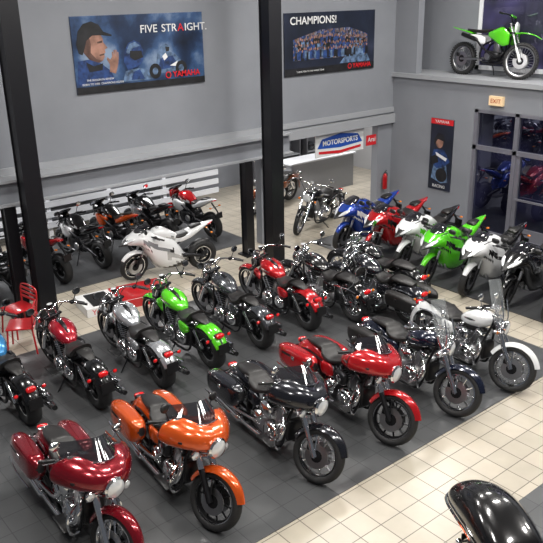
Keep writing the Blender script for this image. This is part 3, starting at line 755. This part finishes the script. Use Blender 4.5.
b.use(INKK); poly(b,[(5.90,4.60),(5.95,4.82),(6.06,4.94),(6.22,4.98),(6.36,4.92),(6.44,4.80),(6.60,4.74),(6.60,4.71),(6.40,4.74),(6.22,4.74),(6.10,4.66),(6.04,4.5),(6.0,4.42),(5.93,4.45)],Y-.0035)
b.use(INKB); poly(b,[(5.85,3.9),(6.62,3.9),(6.52,4.12),(6.34,4.26),(6.1,4.34),(5.9,4.32)],Y-.003); b.use(INKK); poly(b,[(6.05,4.30),(6.2,4.22),(6.38,4.26),(6.36,4.14),(6.1,4.12)],Y-.0035)
b.use(SKIN); poly(b,[(6.50,4.10),(6.62,4.06),(6.68,4.22),(6.70,4.32),(6.60,4.40),(6.52,4.30)],Y-.004)
for (dx,ln) in ((.0,.14),(.035,.17),(.07,.17),(.105,.13)): poly(b,[(6.565+dx,4.30),(6.595+dx,4.30),(6.60+dx,4.30+ln),(6.575+dx,4.31+ln)],Y-.0042)
poly(b,[(6.52,4.22),(6.46,4.32),(6.48,4.36),(6.56,4.28)],Y-.0042)
b.use(INKB); poly(b,[(6.80,4.25),(6.84,4.45),(6.92,4.58),(7.04,4.62),(7.16,4.57),(7.22,4.43),(7.20,4.25),(7.08,4.12),(6.88,4.1)],Y-.001)
b.use(INKS); poly(b,[(6.86,4.42),(6.94,4.56),(7.06,4.59),(7.16,4.52),(7.0,4.48),(6.92,4.38)],Y-.0015); poly(b,[(6.75,3.9),(7.38,3.9),(7.28,4.08),(7.05,4.14),(6.82,4.08)],Y-.001)
b.use(INKK); poly(b,[(6.94,4.44),(7.18,4.43),(7.21,4.31),(7.03,4.26),(6.93,4.33)],Y-.002)
b.use(INKB); poly(b,[(6.98,4.06),(7.12,4.10),(7.22,3.92),(6.93,3.92)],Y-.0015)
b.use(INKS); poly(b,[(7.38,3.98),(7.48,4.18),(7.52,4.36),(7.60,4.48),(7.70,4.54),(7.78,4.48),(7.78,4.38),(7.90,4.34),(8.0,4.24),(8.14,4.06),(7.8,4.0)],Y-.001)
b.use(INKK); poly(b,[(7.70,4.47),(7.79,4.46),(7.78,4.39),(7.71,4.38)],Y-.0018)
b.use(INKB); poly(b,[(7.5,4.05),(7.58,4.26),(7.85,4.3),(7.98,4.1)],Y-.0015)
b.use(INKW); poly(b,[(7.62,4.30),(7.70,4.36),(7.74,4.28),(7.66,4.22)],Y-.0018); poly(b,[(7.78,4.12),(7.96,4.20),(7.92,4.10)],Y-.0018)
b.use(INKK); poly(b,ell(7.45,4.04,.13,.14),Y-.002); poly(b,ell(8.03,4.06,.13,.14),Y-.002)
b.use(INKS); poly(b,ell(7.45,4.04,.06,.065),Y-.0023); poly(b,ell(8.03,4.06,.06,.065),Y-.0023)
obj('printed_picture',b.mesh('pp'),p)
x=7.18
for s_,m_ in (('FIVE',INKW),('STR',INKW),('A',INKR),('IGHT.',INKW)):
    w_=text(s_,.195,m_,p,(x,12.56,4.80),RX,ax='LEFT',bold=.001,sx=1.05); x+=w_+(.09 if s_=='FIVE' else .014)
def logo(p, x, z, s=.15):
    text('YAMAHA',s,INKR,p,(x,12.556,z),RX,sx=1.0,bold=.003)
    b=MB(); b.use(INKR); poly(b,ell(x-s*2.75,z,s*.42,s*.42),12.556); obj('emblem',b.mesh('emblem'),p)
    b=MB(); b.use(INKK); poly(b,ell(x-s*2.75,z,s*.30,s*.30),12.555); obj('emblem_ring',b.mesh('er'),p)
logo(p,8.14,3.95,.15)
text('THE SEASON IN REVIEW',.05,INKW,p,(6.3,12.56,3.98),RX); text('BORN TO WIN  CHAMPIONS AGAIN',.05,INKW,p,(6.35,12.56,3.91),RX)
b=MB(); b.use(PF); b.box((10.66,12.57,3.66),(13.44,12.6,4.97)); p=obj('poster',b.mesh('poster')); top(p,'dark team photo poster headed CHAMPIONS on grey wall','poster')
b=MB(); b.use(PC); poly(b,[(10.9,3.98),(13.2,3.98),(13.2,4.45),(12.6,4.62),(11.7,4.6),(10.9,4.42)],12.566)
b.use(INKK); poly(b,[(10.66,3.66),(13.44,3.66),(13.44,3.82),(10.66,3.82)],12.566)
b.use(INKS); poly(b,[(12.3,3.84),(13.3,3.84),(13.2,4.0),(12.5,4.02)],12.564)
rr=random.Random(2)
for row_ in range(3):
    for i in range(40):
        x=10.95+.056*i+rr.uniform(-.012,.012)+.02*row_; z=4.48-.14*row_+rr.uniform(-.03,.03)-.10*abs(x-12)/1.1*(2-row_)/2
        b.use(rr.choice([INKB,INKK,INKS,INKB,INKK])); poly(b,[(x-.045,z-.20),(x+.045,z-.20),(x+.042,z-.04),(x-.042,z-.04)],12.563-.001*row_-.00002*i)
        b.use(SKIN if rr.random()>.3 else SKD); poly(b,ell(x,z,.02,.03,10),12.5625-.001*row_-.00002*i)
obj('printed_picture',b.mesh('pp'),p)
text('CHAMPIONS!',.22,INKW,p,(11.5,12.555,4.80),RX,bold=.003,sx=1.05)
logo(p,13.02,3.76,.145); text('THANK YOU TO THE WHOLE TEAM',.05,INKW,p,(11.4,12.555,3.74),RX)
b=MB(); b.use(PF); b.box((14.17,10.68,.83),(14.2,11.33,2.53)); p=obj('poster',b.mesh('poster')); top(p,'tall dark poster with red bar on the entrance side wall','poster')
b=MB()
def polyx(pts,x): b.add([(x,y,z) for y,z in pts],[list(range(len(pts)))])
b.use(INKR); polyx([(10.68,2.40),(11.33,2.40),(11.33,2.53),(10.68,2.53)],14.165)
b.use(SKIN); polyx(ell(11.05,1.98,.11,.14),14.164); b.use(INKS); polyx([(10.75,1.05),(10.95,1.0),(11.25,1.1),(11.15,1.7),(11.0,1.8),(10.85,1.65)],14.164)
b.use(INKB); polyx([(10.72,1.55),(10.9,1.82),(11.2,1.80),(11.3,1.5),(11.1,1.35),(10.9,1.4)],14.1635)
b.use(INKK); polyx([(10.88,2.0),(10.95,2.18),(11.1,2.2),(11.2,2.05),(11.2,1.9),(11.1,2.05)],14.163); polyx(ell(10.95,1.2,.17,.17),14.163); polyx([(11.05,1.5),(11.28,1.4),(11.3,1.6),(11.1,1.7)],14.162)
b.use(INKW); polyx([(10.80,1.62),(11.15,1.74),(11.12,1.66),(10.84,1.55)],14.161)
obj('printed_picture',b.mesh('pp'),p)
text('YAMAHA',.10,INKW,p,(14.155,11.0,2.465),RW); text('RACING',.10,INKW,p,(14.155,11.0,.92),RW)
EXM=mat('exit_cream',(.7,.52,.32),.4,emit=(1,.7,.4),es=.2); b=MB(); b.use(EXM); b.box((14.12,9.4,2.98),(14.2,9.75,3.18)); p=obj('exit_sign',b.mesh('exit_sign')); top(p,'small cream exit sign with red letters above the storefront','sign')
text('EXIT',.13,EXR,p,(14.115,9.575,3.075),RW)
# banner fixed under the opening header
b=MB(); b.use(INKW); b.box((11.65,12.66,1.72),(13.25,12.68,2.28)); p=obj('banner',b.mesh('banner')); top(p,'white banner with blue MOTORSPORTS lettering and red band','sign')
b=MB(); b.use(INKR); poly(b,[(11.75,1.80),(12.45,1.74),(13.15,1.80),(13.15,1.86),(12.45,1.81),(11.75,1.86)],12.655); b.use(INKL); poly(b,[(11.70,1.93),(11.85,2.14),(12.45,2.22),(13.05,2.14),(13.2,1.93),(12.45,1.88)],12.656); obj('printed_band',b.mesh('po'),p)
text('MOTORSPORTS',.165,INKW,p,(12.45,12.65,2.03),RX,bold=.004)
b=MB(); b.use(INKR); b.box((13.36,12.66,1.78),(13.7,12.68,2.03)); p=obj('sign',b.mesh('sign')); top(p,'small red brand sign with white letters by the opening','sign')
text('Arai',.16,INKW,p,(13.53,12.65,1.92),RX,bold=.002)
b=MB(); b.use(C['red']); b.lathe([(0,0),(.06,.01),(.065,.04),(.065,.32),(.04,.39),(.02,.41),(0,.41)],ax='z',n=20); b.use(BLK); b.tube([(0,0,.40),(0,0,.45),(.05,0,.47)],.014); b.tube([(0,0,.43),(.08,0,.39),(.08,0,.2)],.010)
b.use(STEEL); b.box((-.03,.05,.15),(.03,.10,.28))
o=obj('fire_extinguisher',b.mesh('fe'),None,T((13.9,12.50,.62))); top(o,'red fire extinguisher mounted on the grey wall','fire extinguisher')
# shop area behind the opening: shelving with helmets
DSH=mat('shelf_grey',(.10,.10,.11),.5)
def shelf(x0,x1,y):
    e=empty('display_shelf',None,T(((x0+x1)/2,y,0))); top(e,'dark grey shop shelf unit holding full face helmets','shelf'); h=(x1-x0)/2
    b=MB(); b.use(DSH)
    for x in (-h,h): b.box((x-.02,-.2,0),(x+.02,.2,1.9))
    b.box((-h,.18,0),(h,.2,1.9)); obj('shelf_frame',b.mesh('sf'),e)
    for z in (.1,.7,1.3):
        b=MB(); b.use(BEAM); b.box((-h+.02,-.2,z),(h-.02,.18,z+.03)); obj('shelf_board',b.mesh('sb'),e)
HM={}
def helmet(cn,x,y,z,r):
    if cn not in HM:
        b=MB(); b.use(C[cn]); b.loft([(.15,0,.08,.03,.03,2.2),(.13,0,.10,.09,.08,2.3),(.05,0,.13,.12,.125,2.3),(-.05,0,.14,.12,.13,2.2),(-.12,0,.14,.08,.09,2.1),(-.15,0,.14,.02,.03,2)],n=20)
        b.use(SMK); b.loft([(.155,0,.15,.03,.02,2.2),(.14,0,.155,.085,.035,2.4),(.07,0,.165,.124,.042,2.4),(.04,0,.165,.12,.03,2.4)],n=16); HM[cn]=b.mesh('helmet')
    o=obj('helmet',HM[cn],None,T((x,y,z))@Matrix.Rotation(radians(r),4,'Z')); top(o,cn+' full face helmet on a dark shop shelf','helmet','helmets on the shop shelves')
cols=['red','black','white','black','orange','silver','gray','black','maroon','white']
for (x0,x1) in ((13.2,15.0),(15.3,16.9)):
    shelf(x0,x1,17.2)
    for zi,z in enumerate((.13,.73,1.33)):
        n=int((x1-x0-.3)/.36)
        for i in range(n): helmet(random.choice(cols),x0+.25+.36*i,17.15,z,-100+random.uniform(-25,25))
e=empty('counter',None,T((14.2,15.4,0))); top(e,'silver grey shop counter behind the opening','counter')
b=MB(); b.use(BEAM); b.box((-1.2,-.3,0),(1.2,.3,.95)); obj('body',b.mesh('body'),e)
b=MB(); b.use(WHT); b.box((-1.25,-.35,.95),(1.25,.35,.99)); obj('countertop',b.mesh('ct'),e)

# ------------------------------------------------------------------ chairs and table
REDM=mat('red_enamel',(.45,.01,.015),.35,0,.6)
def chair():
    e=empty('chair')
    b=MB(); b.use(REDM); b.rbox((0,0,.45),(.22,.23,.015),.01,5); obj('seat',b.mesh('seat'),e)
    for sx in (-1,1):
        for sy in (-1,1):
            b=MB(); b.use(REDM); b.tube([(.19*sx,.20*sy,.44),(.23*sx,.24*sy,0)],.016,n=8,k=1); obj('leg',b.mesh('leg'),e)
    b=MB(); b.use(REDM); b.tube([(-.20,-.22,.44),(-.22,-.24,.66),(-.23,-.18,.78),(-.23,.18,.78),(-.22,.24,.66),(-.20,.22,.44)],.016,n=8)
    for z in (.56,.64,.72): b.rbox((-.215-.02*(z-.6),0,z),(.006,.23,.025),.004)
    obj('backrest',b.mesh('back'),e)
    return e
for (x,y,r) in ((3.72,11.05,150),(2.95,11.1,80),(3.95,11.75,190),(3.2,12.4,270)):
    e=chair(); e.matrix_basis=T((x,y,.0))@Matrix.Rotation(radians(r),4,'Z'); top(e,'red metal slat back chair beside the round table','chair','red metal chairs')
e=empty('table',None,T((3.2,11.75,.0))); top(e,'small round pale table beside red metal chairs','table')
b=MB(); b.use(mat('table_top',(.35,.22,.2),.4)); b.lathe([(0,.73),(.42,.73),(.43,.745),(.42,.76),(0,.76)],ax='z',n=36); obj('table_top',b.mesh('tt'),e)
b=MB(); b.use(DARKM); b.lathe([(.0,0),(.25,0),(.25,.015),(.04,.05),(.035,.7),(.1,.73)],ax='z',n=24); obj('pedestal',b.mesh('pd'),e)
e=empty('display_stand',None,T((5.95,11.75,.0))@Matrix.Rotation(radians(-8),4,'Z')); top(e,'low red and white floor display stand near sport bike','display stand')
b=MB(); b.use(INKW); b.box((-.85,-.38,0),(.85,.38,.16)); obj('base',b.mesh('base'),e)
b=MB(); b.use(REDM); b.box((-.2,-.36,.16),(.80,.36,.18)); b.box((-.1,-.39,.0),(.6,-.375,.16)); b.use(BLK); b.box((-.7,-.3,.16),(-.3,.3,.175)); obj('panel',b.mesh('panel'),e)
text('YAMAHA',.14,INKR,e,(-.47,-.385,.08),RX)

# ------------------------------------------------------------------ lights
LM=mat('lamp_diffuser',(.9,.9,.9),.5,emit=(1,.97,.93),es=13)
for x in (1.5,5.5,9.5,13):
    for y in (1.5,5.5,9.5):
        b=MB(); b.use(WHT); b.box((-.65,-.35,0),(.65,.35,.07)); o=obj('ceiling_light',b.mesh('cl'),None,T((x,y,6.93))); top(o,'rectangular white ceiling light panel','light','ceiling light panels')
        b=MB(); b.use(LM); b.box((-.6,-.3,-.01),(.6,.3,0)); obj('diffuser',b.mesh('df'),o)
        L=bpy.data.lights.new('area_lamp','AREA'); L.shape='RECTANGLE'; L.size=1.2; L.size_y=.6; L.energy=145; L.color=(1,.97,.92)
        lo=bpy.data.objects.new('area_lamp',L); COL.objects.link(lo); lo.location=(x,y,6.88)
for x in (1,5,9,12.2,15.5):  # fill lights added here, since the mezzanine floor blocks the ceiling lamps
    b=MB(); b.use(WHT); b.box((-.6,-.15,0),(.6,.15,.05)); o=obj('ceiling_light',b.mesh('cl'),None,T((x,15,2.57))); top(o,'slim fill light added under the mezzanine','light','added fill lights under mezzanine')
    b=MB(); b.use(LM); b.box((-.55,-.12,-.01),(.55,.12,0)); obj('diffuser',b.mesh('df'),o)
    L=bpy.data.lights.new('area_lamp','AREA'); L.shape='RECTANGLE'; L.size=1.1; L.size_y=.3; L.energy=60
    lo=bpy.data.objects.new('area_lamp',L); COL.objects.link(lo); lo.location=(x,15,2.54)
w=bpy.data.worlds.new('world'); scene.world=w; w.use_nodes=True
w.node_tree.nodes['Background'].inputs[0].default_value=(.75,.8,.9,1); w.node_tree.nodes['Background'].inputs[1].default_value=.12

# ------------------------------------------------------------------ camera
p=radians(20.7); r=radians(1.2); fh=Vector((.629,.777,0)).normalized()
fwd=Vector((fh.x*cos(p),fh.y*cos(p),-sin(p))); rt=Vector((fh.y,-fh.x,0)); up=rt.cross(fwd)
rt2=rt*cos(r)-up*sin(r); up2=up*cos(r)+rt*sin(r)
M=Matrix((( rt2.x,up2.x,-fwd.x,0),(rt2.y,up2.y,-fwd.y,0),(rt2.z,up2.z,-fwd.z,5.4),(0,0,0,1)))
cd=bpy.data.cameras.new('camera'); cd.sensor_width=36; cd.lens=740/543*36; cd.clip_start=.05
co=bpy.data.objects.new('camera',cd); COL.objects.link(co); co.matrix_world=M; scene.camera=co
